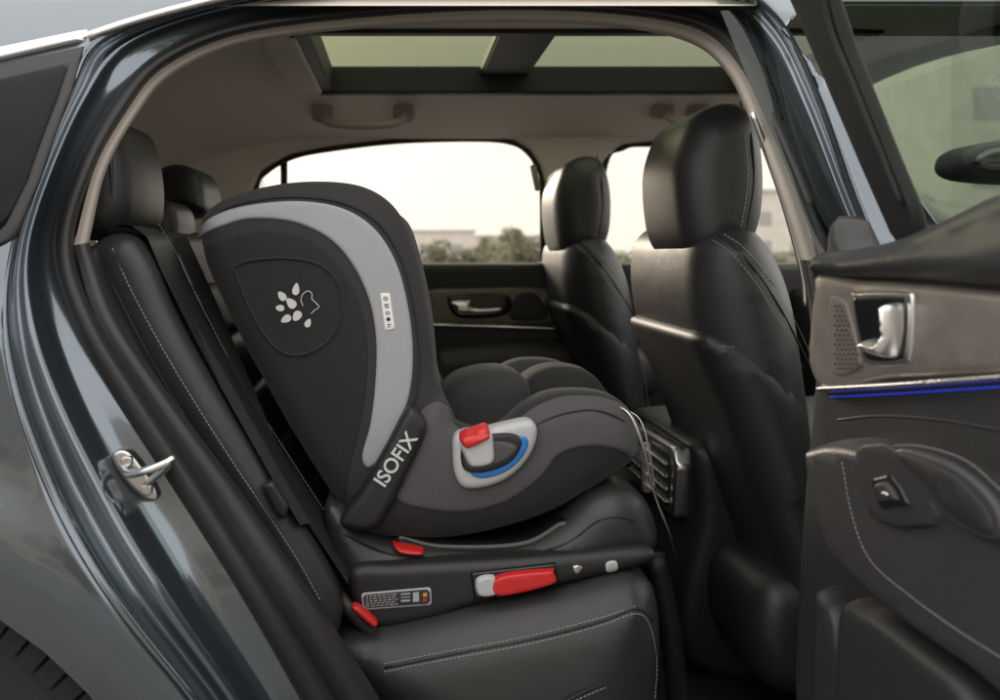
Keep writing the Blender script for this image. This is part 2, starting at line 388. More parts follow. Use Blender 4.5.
def grab(x0,x1,y,d):
    P=[W(x0,y-6,d+.02),W(x0+6,y+6,d-.02),W((x0+x1)/2,y+9,d-.03),W(x1-6,y+6,d-.02),W(x1,y-6,d+.02)]
    tube('grab_handle',P,.011,beige2,car,10)
    for x in(x0,x1): puff('handle_mount',[(x-9,y-12),(x+9,y-12),(x+9,y+4),(x-9,y+4)],beige2,car,d=d+.0,thick=.05,r=.01,res=.015)
grab(322,404,116,2.36); grab(664,700,112,2.36)
tube('belt_guide',[W(533,166,2.44),W(535,176,2.43),W(538,190,2.44)],.008,beige2,car)
boxobj('cabin_floor',(.3,1.85,.27),(2.2,1.5,.06),carpet,car,.01)
boxobj('sill_beam',(.35,1.14,.30),(1.5,.2,.2),plastic,car,.03)
boxobj('parcel_shelf',(-.75,1.88,H-.12),(.5,1.3,.05),carpet,car,.01)
boxobj('floor_mat',(.42,1.5,.305),(.5,.46,.012),rubber,car,.005)
puff('dashboard',[(1.0,.6),(1.0,H-.14),(1.05,H-.08),(1.25,H-.07),(1.6,H-.09),(1.6,.5),(1.1,.5)],leather,car,uvp=True,d=1.15,thick=1.4,r=.04,res=.04)
# ---- rear bench
bench=empty('rear_seat',(-.2,1.85,.3),car)
bk,BK=puff('backrest',[(60,262),(84,246),(108,240),(122,243),(142,292),(192,388),(252,488),(318,590),(340,650),(300,660),(240,600),(150,460),(90,350)],leather,bench,d=1.215,thick=1.2,r=.03,res=.03)
bl,BL=puff('side_bolster',[(84,258),(100,236),(128,236),(148,262),(172,318),(218,400),(280,498),(335,590),(335,640),(300,610),(240,520),(170,415),(110,320)],leather2,bench,d=1.17,thick=.13,r=.028,res=.012)
stitch('stitching',BL,[(112,248),(132,292),(172,365),(228,455),(290,548),(320,600)],bench,rad=.0007)
seam('seam',BL,[(98,250),(120,300),(160,375),(216,465),(280,560),(312,610)],bench,rad=.0015)
path=cat([tuple(W(x,y,1.215))[::2] for x,y in ((118,238),(130,243),(152,292),(202,388),(264,488),(332,592))],False,16)
sl=np.concatenate([[0],np.cumsum(np.linalg.norm(np.diff(path,axis=0),axis=1))])
sv=np.arange(0,sl[-1],.006); PX=np.interp(sv,sl,path[:,0]); PZ=np.interp(sv,sl,path[:,1])
yv=np.concatenate([np.arange(1.20,2.46,.008)])
tx=np.gradient(PX); tz=np.gradient(PZ); ln=np.hypot(tx,tz); nx,nz=-tz/ln,tx/ln
V=[];Fc=[]
cent=((1.32,1.62),(1.68,2.0),(2.06,2.36))
for i in range(len(sv)):
    for y in yv:
        h=.026
        for a,b in cent:
            if a<=y<=b:
                e=min(y-a,b-y); k=min(e/.02,1); s=sv[i]-.10
                t=(s/.082)%1 if 0<s<.33 else .5
                h=.026*(1-k)+k*(.012+.010*(1-(2*t-1)**6))
                if e<.006: h-=.006*(1-e/.006)
        g=min(abs(y-1.65),abs(y-2.03))
        if g<.012: h-=.012*(1-g/.012)
        if i<4: h-=.012*(4-i)/4
        V.append((PX[i]+nx[i]*h,y,PZ[i]+nz[i]*h))
n=len(yv)
for i in range(len(sv)-1):
    for j in range(n-1): Fc.append((i*n+j,i*n+j+1,(i+1)*n+j+1,(i+1)*n+j))
mesh_obj('backrest_face',V,Fc,leather2,bench)
for yy in (1.312,1.628,1.672,2.008):
    stitch3('stitching',[(PX[i]+nx[i]*.028,yy,PZ[i]+nz[i]*.028) for i in range(2,len(sv)-2,6)],bench)
def hr(pts,d,th,nm='headrest',r=.035):
    o,s=puff(nm,pts,leather2,bench,d=d,thick=th,r=r,res=.012,bulge=.004); return o,s
o,s=hr([(40,190),(48,150),(66,122),(92,112),(112,120),(122,150),(126,190),(122,220),(106,238),(70,238),(50,222)],1.30,.24)
stitch('stitching',s,[(104,118),(112,150),(115,190),(110,232)],bench,rad=.0007); seam('seam',s,[(100,117),(108,150),(111,190),(106,233)],bench,rad=.0012)
hr([(134,222),(136,208),(146,200),(162,200),(172,208),(176,226),(172,246),(138,246)],1.66,.18,r=.025)
hr([(148,192),(152,172),(168,163),(188,166),(198,178),(202,196),(198,212),(152,214)],1.96,.24)
for (x,y,d) in ((100,236,1.38),(108,236,1.46),(176,212,2.04),(190,212,2.14)): tube('headrest_post',[W(x,y-10,d),W(x,y+18,d)],.006,chrome,bench,cs=False)
cu,CU=puff('seat_cushion',[(335,650),(400,636),(480,618),(560,602),(625,584),(650,588),(666,606),(671,650),(668,700),(655,800),(430,800),(385,730),(350,690)],leather2,bench,d=1.18,thick=1.26,r=.06,res=.016,bulge=.016)
stitch('stitching',CU,[(384,672),(450,659),(530,644),(600,626),(636,614),(650,626),(657,662),(655,700)],bench,rad=.0006)
stitch('stitching',CU,[(384,664),(450,651),(530,636),(600,618),(636,606)],bench,rad=.0006)
seam('seam',CU,[(384,668),(450,655),(530,640),(600,622),(637,609),(653,621)],bench,rad=.0016)
stitch('stitching',CU,[(500,790),(545,722),(600,690),(652,676)],bench,rad=.0006)
seam('seam',CU,[(496,790),(541,720),(598,686),(652,672)],bench,rad=.0014)
def strap(name,P,w,mat,par):
    a=[];b=[]
    for i,(x,y,d) in enumerate(P): a.append(W(x,y,d)); b.append(W(x+w*F/d*.45,y-2,d+.03))
    loft(name,[a,b],mat,par,6)
strap('seat_belt',[(172,238,1.36),(200,300,1.33),(238,390,1.29),(272,470,1.26),(304,540,1.24),(322,580,1.22)],.046,belt,bench)
strap('seat_belt',[(148,240,1.25),(182,318,1.215),(228,400,1.195),(272,478,1.18),(300,525,1.17)],.03,belt,bench)
puff('belt_buckle',[(262,486),(272,482),(288,508),(284,520),(276,514)],plastic,bench,d=1.155,thick=.02,r=.004,res=.006,sharp=True)
# ---- front seats
fs=empty('front_seat',(.6,1.62,.3),car)
h,HS=puff('headrest',[(690,130),(706,108),(736,98),(758,108),(770,142),(773,185),(768,225),(752,252),(708,256),(688,235),(681,172)],leather2,fs,d=1.40,thick=.27,r=.05,res=.010,bulge=.008)
seam('seam',HS,[(740,102),(751,135),(754,180),(748,222),(740,246)],fs,rad=.0015); stitch('stitching',HS,[(735,103),(745,135),(748,180),(742,222),(735,246)],fs,pitch=.007,rad=.0006)
bo=[(699,262),(704,238),(720,222),(744,217),(768,228),(790,256),(808,305),(820,380),(832,470),(842,560),(850,680),(800,690),(795,600),(776,540),(756,480),(731,410),(710,350),(700,300)]
b_,FB=puff('backrest',bo,leather2,fs,d=1.372,thick=.475,r=.075,res=.010,bulge=.012)
seam('seam',FB,[(718,236),(738,250),(764,282),(788,322),(812,372)],fs,rad=.0015)
stitch('stitching',FB,[(724,234),(744,248),(770,279),(794,318),(815,364)],fs,pitch=.007,rad=.0008)
stitch('stitching',FB,[(713,240),(732,254),(758,286),(782,326),(804,370)],fs,pitch=.007,rad=.0006)
_,SHL=puff('back_shell',[(703,340),(720,331),(747,334),(782,350),(815,392),(831,480),(841,570),(848,670),(804,680),(798,598),(780,540),(758,480),(733,412),(710,362)],plastic,fs,d=1.362,thick=.495,r=.07,res=.012,bulge=.006,)
stitch('stitching',SHL,[(722,346),(750,350),(782,368),(806,404),(820,480),(832,600)],fs,pitch=.007,rad=.0007)
puff('seat_base',[(770,590),(900,590),(1000,600),(1010,680),(960,700),(780,700)],leather,fs,d=1.38,thick=.48,r=.05,res=.03)
for dd in (1.48,1.58): tube('headrest_post',[W(722,225,dd),W(730,262,dd)],.006,chrome,fs,cs=False)
for xx in (1.42,1.82): boxobj('seat_rail',(.66,xx,.33),(.5,.04,.05),plastic,fs,.008)
fs2=fs.copy(); COL.objects.link(fs2); fs2.location.y+=.77; fs2.location.x-=.06
for c in [o for o in bpy.data.objects if o.parent==fs]:
    k=c.copy(); COL.objects.link(k); k.parent=fs2; k.matrix_parent_inverse=c.matrix_parent_inverse.copy()
fs['group']=fs2['group']='front seats of the car'
# ---- centre console with rear vents
con=empty('centre_console',(.7,1.84,.3),car)
puff('console_body',[(.51,.32),(.50,.6),(.492,H-.34),(.52,H-.318),(.9,H-.29),(1.1,H-.22),(1.1,.32)],plastic,con,uvp=True,d=1.60,thick=.42,r=.03,res=.03)
CF=Fr((.484,0,0),(0,-1,0),(0,0,1),(1,0,0))
puff('vent_frame',[(-1.97,H-.46),(-1.66,H-.46),(-1.64,H-.365),(-1.66,H-.335),(-1.95,H-.345),(-1.98,H-.37)],chrome2,con,uvp=True,fr=CF,d=-.012,thick=.03,r=.006,res=.012,sharp=True)
puff('vent_cavity',[(-1.955,H-.448),(-1.68,H-.448),(-1.662,H-.37),(-1.675,H-.350),(-1.94,H-.359),(-1.962,H-.376)],ink,con,uvp=True,fr=CF,d=-.014,thick=.02,r=.003,res=.012,sharp=True)
for i in range(4):
    z=H-.435+i*.022
    boxobj('vent_slat',(.467,1.81,z),(.010,.265,.005),chrome2,con,.0015)
boxobj('vent_divider',(.463,1.80,H-.402),(.018,.022,.092),chrome2,con,.003)
# ============================================================ OPEN REAR DOOR
door=empty('rear_door',(.47,.95,.3),car)
DF=Fr((.442,1.0,0),(.1,-.995,0),(0,0,1),(.995,.1,0))
def dv(px,py): return DF.hit(px,py,0)
p0=dv(824,262); p1=dv(1000,222)
dp,DS=puff('door_panel',[(0,.32),(0,p0[1]-.005),(.06,p0[1]+.003),(p1[0],p1[1]-.01),(.5,H+.05),(.8,H+.07),(.85,H-.1),(.82,.34)],leather,door,uvp=True,fr=DF,d=0,thick=.05,r=.012,res=.02)
puff('outer_skin',[(0.01,.30),(0.01,H-.02),(.06,H-.003),(.3,H+.02),(.85,H+.06),(.9,H-.1),(.86,.30)],paint,door,uvp=True,fr=DF,d=.055,thick=.07,r=.02,res=.03)
D=lambda n,pts,mat,lift,r,base=None,**k: puff(n,pts,mat,door,base=base or DS,lift=lift,r=r,res=k.pop('res',.012),**k)
D('belt_sill',[(826,256),(860,248),(900,240),(950,220),(1010,192),(1090,170),(1090,285),(1010,288),(910,280),(826,276)],leather2,.022,.02)
ins,IS=D('trim_insert',[(825,280),(870,280),(930,284),(1010,292),(1100,300),(1100,368),(1010,374),(900,379),(825,384)],wood,.012,.008)
D('tweeter_grille',[(831,301),(846,300),(854,322),(861,350),(861,369),(833,371)],grille_m,.003,.003,IS,res=.005)
V=[];Fc=[]
for i in range(8):
    for j in range(14):
        x=835+i*4.4+(j%2)*2.2; y=306+j*4.8
        if x<842+(y-300)*.28:
            p=IS.at(x,y,.0042); o=len(V)
            for k in range(8): V.append(p+DF.u*math.cos(k*math.pi/4)*.0022+DF.v*math.sin(k*math.pi/4)*.0014)
            Fc.append(tuple(o+k for k in range(8)))
mesh_obj('grille_perforation',V,Fc,ink,door,False)
bz,BZ=D('handle_bezel',[(856,300),(862,296),(903,296),(911,302),(909,350),(902,361),(872,361),(864,345)],plasticg,.004,.004,IS,res=.006)
D('handle_rim',[(853,296),(860,292),(906,292),(915,300),(913,352),(904,365),(870,365),(861,348)],chromed,.0025,.003,IS,res=.006)
D('door_handle',[(895,306),(908,305),(909,330),(905,352),(893,358),(876,352),(871,343),(880,338),(893,340),(896,328)],chrome2,.020,.008,BZ,res=.004)
D('chrome_strip',[(825,385),(900,381),(1010,373),(1100,366),(1100,373),(1010,381),(900,389),(825,393)],chrome2,.016,.005,sharp=True)
D('ambient_light_strip',[(828,396.5),(900,392.5),(1010,385),(1100,378),(1100,380),(1010,387.5),(900,394.5),(828,398)],bluelight,.004,.001,sharp=True)
ar,AR=D('armrest',[(836,452),(848,441),(878,438),(940,452),(1010,478),(1100,520),(1100,720),(1010,672),(940,625),(890,585),(862,555),(846,510)],leather2,.04,.014)
stitch('stitching',AR,[(842,462),(852,515),(870,560),(910,596),(960,632),(1005,660)],door,rad=.0004,pitch=.0045)
ARF=Surf(DF,0,lambda P:np.full(len(P),-.041))
SPn,SPS=D('switch_panel',[(856,452),(866,444),(888,442),(908,456),(928,480),(942,514),(940,526),(905,529),(876,521),(864,495)],plastic,.004,.003,ARF,res=.008,sharp=True)
D('window_switch_surround',[(872,479),(891,474),(902,487),(911,505),(881,509)],plasticg,.002,.002,SPS,res=.004,sharp=True)
D('window_switch',[(878,484),(889,480),(897,489),(903,501),(884,504)],plastic,.006,.003,SPS,res=.004,sharp=True)
D('window_switch_mark',[(886,492),(894,490),(897,495),(889,498)],chrome2,.0066,.001,SPS,res=.004,sharp=True)
D('pull_pocket_rim',[(898,452),(915,448),(962,466),(1000,500),(1010,537),(985,540),(947,516),(922,482)],leather2,.006,.004,ARF)
D('pull_pocket',[(904,456),(916,453),(958,472),(992,505),(1002,532),(985,533),(952,510),(928,480)],rubber,.007,.002,ARF)
stitch('stitching',ARF,[(893,446),(920,446),(965,460),(1004,493)],door,rad=.0004,pitch=.0045,lift=.001)
seam('seam',DS,[(838,420),(880,416),(940,420),(1010,432)],door,rad=.0015)
D('door_pocket',[(838,600),(852,598),(866,625),(872,700),(872,780),(842,780)],plastic,.03,.01)
D('door_pocket',[(866,612),(895,606),(950,640),(1010,690),(1050,780),(876,780)],leather,.035,.015)
# window frame + glass
UF=Fr(DF.p3(0,H-.02,.03),(.1,-.995,0),(-.33,-.033,.94),(.94,.095,.33))
frp=[(893,245),(858,165),(822,80),(790,5),(770,-40),(758,-70),(1300,-160),(1300,-130),(825,-55),(828,-5),(846,50),(868,105),(890,160),(912,212),(920,245)]
puff('window_frame',frp,rubber,door,fr=UF,d=0,thick=.014,r=.005,res=.015,sharp=True)
seam('window_frame_edge',Surf(UF,0,lambda P:np.zeros(len(P))),[(818,-30),(832,30),(854,85),(880,150),(902,205)],door,mat=plastic,rad=.003,lift=.002)
g=[UF.p3(*UF.hit(x,y,.008),.008) for x,y in ((910,250),(820,-60),(1300,-150),(1300,150))]
mesh_obj('window_glass',g,[(0,1,2,3)],glass_door,door,False)
puff('wing_mirror',[(968,160),(975,148),(998,140),(1052,134),(1092,135),(1094,174),(1050,181),(992,178),(972,171)],plastic,car,d=.93,thick=.07,r=.015)
puff('mirror_glass',[(977,160),(983,153),(1002,147),(1052,142),(1083,143),(1084,167),(1048,173),(995,171),(979,166)],M('mirror_face',(.10,.11,.11),.05,1),car,d=.926,thick=.02,r=.004)
# wheel
def lathe(name,prof,mat,par,c,n=72):
    V=[];Fc=[];m=len(prof)
    for i in range(n):
        a=2*math.pi*i/n
        for r,y in prof: V.append((c[0]+r*math.cos(a),c[1]+y,c[2]+r*math.sin(a)))
    for i in range(n):
        for j in range(m-1): Fc.append((i*m+j,((i+1)%n)*m+j,((i+1)%n)*m+j+1,i*m+j+1))
    return mesh_obj(name,V,Fc,mat,par)
wh=empty('wheel',(-.606,1.05,.36),car); wcn=(-.606,.985,.358)
prof=[(.24,0.01),(.26,-.008),(.30,-.012),(.325,-.006),(.343,.008)]
y=.012
for i in range(5): prof+=[(.349,y+.004),(.350,y+.030),(.342,y+.032),(.342,y+.038)]; y+=.038
prof+=[(.345,.205),(.30,.22),(.24,.21)]
lathe('tyre',prof,tyre_m,wh,wcn,120)
V=[];Fc=[]
for i in range(84):
    for (ra,rb,ya,yb,sk) in ((.330,.354,-.008,.030,.0),(.345,.355,.036,.078,.012),(.345,.355,.084,.122,.02),(.345,.355,.128,.19,.03)):
        a0=2*math.pi*i/84+sk; a1=a0+2*math.pi/84*.84; o=len(V)
        for a in (a0,a1):
            for r_,y_ in ((ra,ya),(rb,ya+.010),(rb,yb),(ra,yb)): V.append((wcn[0]+r_*math.cos(a),wcn[1]+y_,wcn[2]+r_*math.sin(a)))
        Fc+=[(o,o+1,o+2,o+3),(o+7,o+6,o+5,o+4),(o,o+4,o+5,o+1),(o+1,o+5,o+6,o+2),(o+2,o+6,o+7,o+3)]
mesh_obj('tyre_tread',V,Fc,tyre_m,wh,False)
lathe('rim',[(.245,.0),(.235,.005),(.225,.03),(.20,.05),(.03,.04),(.0,.03)],chromed,wh,wcn)
lathe('wheel_arch_liner',[(.385,-.01),(.39,.3),(.05,.3)],rubber,wh,wcn)
# ============================================================ CHILD SEAT
cs=empty('child_car_seat',(.0,1.48,.6)); cs['label']='grey and black child car seat on the black leather bench'; cs['category']='child seat'
shell_o=[(196,230),(203,209),(235,192),(285,181),(335,180),(370,188),(396,208),(413,242),(425,290),(432,335),(436,375),(446,400),(458,430),(452,475),(440,515),(400,535),(352,522),(325,488),(300,450),(272,402),(243,350),(218,300),(202,262)]
sh,SH=puff('side_wing',shell_o,fabric_dk,cs,d=1.27,thick=.09,r=.035,res=.010,bulge=.006)
puff('side_wing',[STD.hit(x,y,1.27) for x,y in shell_o],fabric_dk,cs,uvp=True,d=1.63,thick=.09,r=.035,res=.016)
back=[(200,235),(206,212),(236,195),(285,184),(330,184),(352,192),(330,204),(290,212),(262,225),(268,270),(292,330),(325,395),(352,450),(385,500),(380,530),(350,520),(322,482),(298,446),(272,400),(245,350),(222,300),(206,265)]
puff('backrest_shell',[STD.hit(x,y,1.27) for x,y in back],fabric_blk,cs,uvp=True,d=1.30,thick=.38,r=.02,res=.016)
puff('inner_padding',[(385,212),(408,222),(422,262),(432,310),(437,360),(441,392),(425,400),(405,330),(395,260)],fabric_gr,cs,d=1.30,thick=.03,r=.012,res=.01)
band_o=[(199,237),(203,224),(222,212),(255,204),(300,201),(342,208),(374,228),(396,262),(408,305),(413,350),(410,392),(398,430),(382,458),(368,468),(362,456),(370,425),(375,385),(376,340),(369,300),(352,264),(328,238),(292,222),(250,219),(220,227)]
bd,BD=puff('grey_band',band_o,silver_fab,cs,base=SH,lift=.003,r=.005,res=.008)
puff('side_panel',[(204,246),(225,238),(255,230),(292,232),(322,246),(345,272),(361,304),(368,342),(367,385),(361,425),(350,470),(344,508),(326,484),(302,446),(275,400),(247,348),(222,298),(208,266)],fabric_blk,cs,base=SH,lift=.002,r=.008,res=.010)
PS=Surf(STD,1.27,lambda P:SH.fn(P)-.002)
lo=[(233,268),(248,261),(285,258),(318,264),(336,280),(343,302),(337,328),(322,346),(300,355),(280,351),(263,333),(248,305)]
lp,LP=puff('logo_panel',lo,fabric_blk,cs,base=PS,lift=-.0045,r=.006,res=.007)
tube('logo_panel_piping',[tuple(PS.at(x,y,.001)) for x,y in lo+lo[:1]],.0018,fabric_blk,cs,8)
def ell(cx,cy,a,b,ang,n=14,sq=0):
    return [(cx+a*math.cos(t)*math.cos(ang)-(b+sq*math.cos(t))*math.sin(t)*math.sin(ang),cy+a*math.cos(t)*math.sin(ang)+(b+sq*math.cos(t))*math.sin(t)*math.cos(ang)) for t in np.linspace(0,2*math.pi,n,endpoint=False)]
V=[];Fc=[]
LG=Surf(STD,1.27,lambda P:SH.fn(P)-.0035)
def addp(pts):
    o=len(V)
    for x,y in pts: V.append(LG.at(x,y,.0))
    Fc.append(tuple(range(o,o+len(pts))))
for e in ((282,296,5.4,3.6,.9,1.0),(296,289,6.2,3.4,1.7,1.4),(280,308,4.4,3.2,.1,.6),(291,303,6.2,4.2,.8,1.6),(286,319,5.6,3.6,-.5,1.2),(297,316,5.6,4.2,-1.0,1.0),(308,323,4.6,3.0,2.0,.9)): addp(ell(*e[:5],14,e[5]))
mesh_obj('paw_emblem',V,Fc,whiteink,cs,False)
tube('paw_emblem_outline',[tuple(LG.at(x,y,.0006)) for x,y in ((303,306),(301,300),(303,294),(308,291),(312,294),(312,299),(316,303),(319,307),(315,310),(311,314))],.0006,whiteink,cs,6)
tube('piping',[tuple(SH.at(x,y,.001)) for x,y in ((206,226),(225,209),(258,200),(302,197),(346,204),(380,225),(402,262),(414,308),(419,352),(416,394),(404,430))],.0016,fabric_blk,cs,6)
pb,PB=puff('band_label',[(380,293),(390,293),(395,329),(385,331)],M('bright_label',(.8,.8,.8),.5),cs,base=BD,lift=.0014,r=.001,res=.004,sharp=True)
V=[];Fc=[]
PBS=Surf(STD,1.26,lambda P:BD.fn(P)-.002)
def poly2(P):
    o=len(V)
    for x,y in P: V.append(PBS.at(x,y))
    Fc.append(tuple(range(o,o+len(P))))
for cx_,cy_,a in ((385.6,298.5,2.4),(387.6,313,2.2)):
    o=len(V); P=ell(cx_,cy_,a,a*.8,.1,8)
    for x,y in P: V.append(PBS.at(x,y))
    P=ell(cx_,cy_,a*.62,a*.45,.1,8)
    for x,y in P: V.append(PBS.at(x,y))
    for i in range(8): Fc.append((o+i,o+(i+1)%8,o+8+(i+1)%8,o+8+i))
poly2([(384,304),(388.6,304),(388.8,305.2),(384.2,305.2)]); poly2([(384.4,306.6),(389,306.6),(389.2,307.6),(384.6,307.6)])
poly2([(386,318.5),(388.4,317),(390.6,318.5),(389.8,321),(387,321)]); poly2([(387,324),(391,324),(391.2,325),(387.2,325)]); poly2([(387.4,326.3),(390,326.3),(390.2,327.2),(387.6,327.2)])
mesh_obj('label_print',V,Fc,ink,cs,False)
bu_o=[(350,530),(368,505),(390,462),(404,425),(428,402),(446,404),(458,426),(482,434),(505,428),(528,408),(558,395),(600,395),(628,406),(643,428),(644,455),(630,472),(592,496),(560,515),(520,530),(470,542),(420,546),(378,542)]
bu,BU=puff('bucket',bu_o,fabric_blk,cs,d=1.245,thick=.10,r=.04,res=.010,bulge=.006)
puff('bucket',[STD.hit(x,y,1.245) for x,y in bu_o],fabric_gr,cs,uvp=True,d=1.64,thick=.09,r=.035,res=.016)
gp,GP=puff('grey_bolster',[(392,470),(406,428),(430,404),(446,405),(457,427),(482,436),(505,431),(530,410),(560,397),(600,397),(627,408),(641,430),(641,462),(618,450),(585,447),(558,456),(540,478),(505,502),(462,512),(420,508),(396,498)],fabric_gr,cs,base=BU,lift=.003,r=.006,res=.010)
seam('seam',BU,[(560,515),(600,482),(642,462)],cs,rad=.001)
seam('seam',GP,[(524,432),(556,416),(592,410),(622,420),(641,445)],cs,mat=fabric_dk,rad=.0016,lift=0)
puff('seat_pad',[(440,402),(455,382),(480,373),(508,372),(528,382),(534,402),(530,440),(470,450),(440,430)],fabric_dk,cs,d=1.36,thick=.14,r=.035,res=.012)
puff('seat_pad',[(520,392),(535,375),(560,368),(590,373),(608,390),(620,420),(540,440),(520,420)],fabric_dk,cs,d=1.50,thick=.12,r=.035,res=.012)
puff('seat_pan',[STD.hit(x,y,1.27) for x,y in ((400,455),(470,440),(560,430),(625,425),(635,455),(590,490),(500,525),(420,540),(380,520))],fabric_dk,cs,uvp=True,d=1.33,thick=.34,r=.03,res=.02)
wr,WR=puff('release_surround',[(453,452),(455,438),(466,432),(485,430),(510,424),(530,421),(538,430),(535,448),(524,466),(506,481),(484,489),(464,489),(455,475)],white_pl,cs,d=1.224,thick=.04,r=.010,res=.005)
dk,DK=puff('blue_arc',[(470,468),(480,458),(505,448),(514,437),(526,437),(528,446),(520,460),(505,472),(486,478),(473,476)],blue_pl,cs,base=WR,lift=.003,r=.003,res=.004)
puff('release_handle',[(464,450),(478,440),(505,440),(517,446),(512,456),(496,465),(478,470),(466,466)],fabric_gr,cs,base=WR,lift=.010,r=.006,res=.004)
puff('release_handle_ring',[(462,446),(480,436),(510,433),(522,441),(514,459),(497,469),(477,473),(463,468)],plastic,cs,base=WR,lift=.006,r=.004,res=.004)
wb,WB=puff('release_lever',[(462,440),(488,430),(494,446),(492,462),(472,466),(464,456)],white_pl,cs,base=WR,lift=.016,r=.005,res=.004)
puff('red_lever_cap',[(459,434),(474,426),(486,423),(490,433),(489,437),(466,447)],red_pl,cs,base=WR,lift=.022,r=.005,res=.004)
iso,ISO=puff('lettered_strap',[(405,413),(414,409),(424,420),(426,434),(410,470),(390,510),(374,530),(352,532),(340,522),(362,490),(386,448)],plastic,cs,d=1.228,thick=.05,r=.012,res=.007)
pt=ISO.at(396,460,.0015)
text('isofix_lettering','ISOFIX',pt,math.radians(56),.077,whiteink,cs,.012)
ba_o=[(322,515),(345,512),(380,540),(440,548),(520,546),(562,524),(590,497),(618,488),(644,498),(660,522),(664,548),(652,562),(610,574),(560,588),(480,606),(430,622),(388,630),(358,622),(336,590)]
ba,BA=puff('base',ba_o,leather2,cs,d=1.245,thick=.44,r=.04,res=.010,bulge=.006)
lb,LB=puff('base_rail',[(350,572),(400,566),(470,562),(560,556),(625,550),(650,550),(658,558),(645,567),(600,578),(540,592),(480,606),(430,622),(388,630),(360,622)],plastic,cs,d=1.222,thick=.06,r=.014,res=.008)
seam('seam',BA,[(345,535),(400,556),(480,560),(560,546),(600,520),(632,520),(656,540)],cs,rad=.0014)
seam('seam',BA,[(330,560),(380,575),(470,572),(560,562)],cs,rad=.001)
puff('turntable',[STD.hit(x,y,1.27) for x,y in ((395,530),(440,540),(520,538),(560,518),(575,525),(555,545),(520,556),(440,560),(400,552))],plasticg,cs,uvp=True,d=1.26,thick=.4,r=.01,res=.02)
puff('rotation_button',[(392,540),(398,534),(420,540),(424,547),(422,554),(400,552)],red_pl,cs,base=BA,lift=.018,r=.006,res=.005)
puff('warning_label_edge',[(361,593),(431,587),(432,605),(363,610)],lprint,cs,base=LB,lift=.0009,r=.001,res=.006,sharp=True)
puff('warning_label',[(362.5,594.3),(429.8,588.4),(430.8,603.8),(364.3,608.6)],label,cs,base=LB,lift=.0014,r=.001,res=.006,sharp=True)
LS=Surf(STD,1.22,lambda P:LB.fn(P)-.0021)
def bars(nm,L,mat):
    V=[];Fc=[]
    for x0,y0,x1,y1 in L:
        o=len(V)
        for x,y in ((x0,y0),(x1,y0-.07*(x1-x0)),(x1,y1-.07*(x1-x0)),(x0,y1)): V.append(LS.at(x,y))
        Fc.append((o,o+1,o+2,o+3))
    mesh_obj(nm,V,Fc,mat,cs,False)
L=[]
for i in range(5):
    yy=595.8+i*2.5; x=366
    while x<396:
        w=random.uniform(1.5,4.5); L.append((x,yy-(x-366)*.07,min(x+w,398),yy+1.0-(x-366)*.07)); x+=w+1.2
L+=[(401,593.5,410,595),(401,597,410,598),(401,600,410,602),(413,592.5,419,602)]
bars('label_print',L,lprint); bars('label_mark',[(423,593,427,597)],M('yellow_print',(.5,.35,.03),.5)); bars('label_mark',[(423,598.5,427,601.5)],red_pl)
puff('release_button_end',[(476,577),(494,574),(497,592),(478,594)],white_pl,cs,base=LB,lift=.012,r=.004,res=.005)
puff('release_button',[(496,574),(550,567),(553,570),(552,582),(498,594)],red_pl,cs,base=LB,lift=.014,r=.004,res=.005)
puff('release_button_recess',[(470,572),(556,562),(558,587),(474,600)],plasticg,cs,base=LB,lift=.004,r=.003,res=.006,sharp=True)
puff('indicator',[(572,566),(578,564),(583,568),(578,574),(573,572)],chromed,cs,base=LB,lift=.004,r=.003,res=.003)
puff('indicator',[(606,563),(616,561),(617,570),(607,572)],white_pl,cs,base=LB,lift=.003,r=.002,res=.003)
puff('connector_tab',[(352,610),(358,608),(375,622),(377,627),(370,626)],red_pl,cs,d=1.20,thick=.02,r=.004,res=.005)
tube('connector_arm',[W(335,590,1.24),W(352,612,1.225),W(374,634,1.225)],.010,plastic,cs)
tube('support_leg',[W(654,556,1.46),W(672,640,1.46),W(684,800,1.46)],.017,plastic,cs,12)
tube('tether_cord',[W(612,404,1.27),W(630,415,1.25),W(644,450,1.24),(W(655,495,1.25)),W(668,530,1.26),W(675,556,1.30)],.0018,chromed,cs,6)
tube('tether_cord',[W(620,407,1.30),W(640,420,1.28),W(650,455,1.27),W(655,490,1.27)],.0013,chromed,cs,6)
# ============================================================ SETTING
g=mesh_obj('ground',[(-400,-400,0),(400,-400,0),(400,600,0),(-400,600,0)],[(0,1,2,3)],M('paved_ground',(.20,.19,.175),.9,bump=.5,bscale=30,var=.2,vscale=1.5),None,False); g['kind']='structure'
grass=mesh_obj('grass_verge',[(-200,14,.006),(200,14,.006),(200,60,.006),(-200,60,.006)],[(0,1,2,3)],M('dry_grass',(.22,.20,.13),.95,var=.35,vscale=2),None,False); grass['kind']='structure'
wallm=M('hazed_pale_render',(.5,.46,.41),.85,var=.1,vscale=1); winm=M('window_glass_dark',(.26,.25,.24),.2)  # wall colour paled to stand in for distance haze
def building(x,y,w,dp,hh,lab,mat=wallm):
    e=empty('building',(x,y,0)); e['label']=lab; e['category']='building'
    boxobj('wall',(x,y,hh/2),(w,dp,hh),mat,e); boxobj('roof',(x,y,hh+.15),(w+.6,dp+.6,.3),wallm,e)
    fy=y-dp/2-.02 if y>0 else y+dp/2+.02
    nf=max(1,int(hh/3.2)); nw=max(2,int(w/3.4))
    for i in range(nf):
        for j in range(nw):
            cx=x-w/2+(j+.5)*w/nw; cz=i*3.2+1.8
            mesh_obj('window',[(cx-.7,fy,cz-.8),(cx+.7,fy,cz-.8),(cx+.7,fy,cz+.8),(cx-.7,fy,cz+.8)],[(0,1,2,3)],winm,e,False)
building(6,150,10,12,4.6,'low pale building behind a hedge')
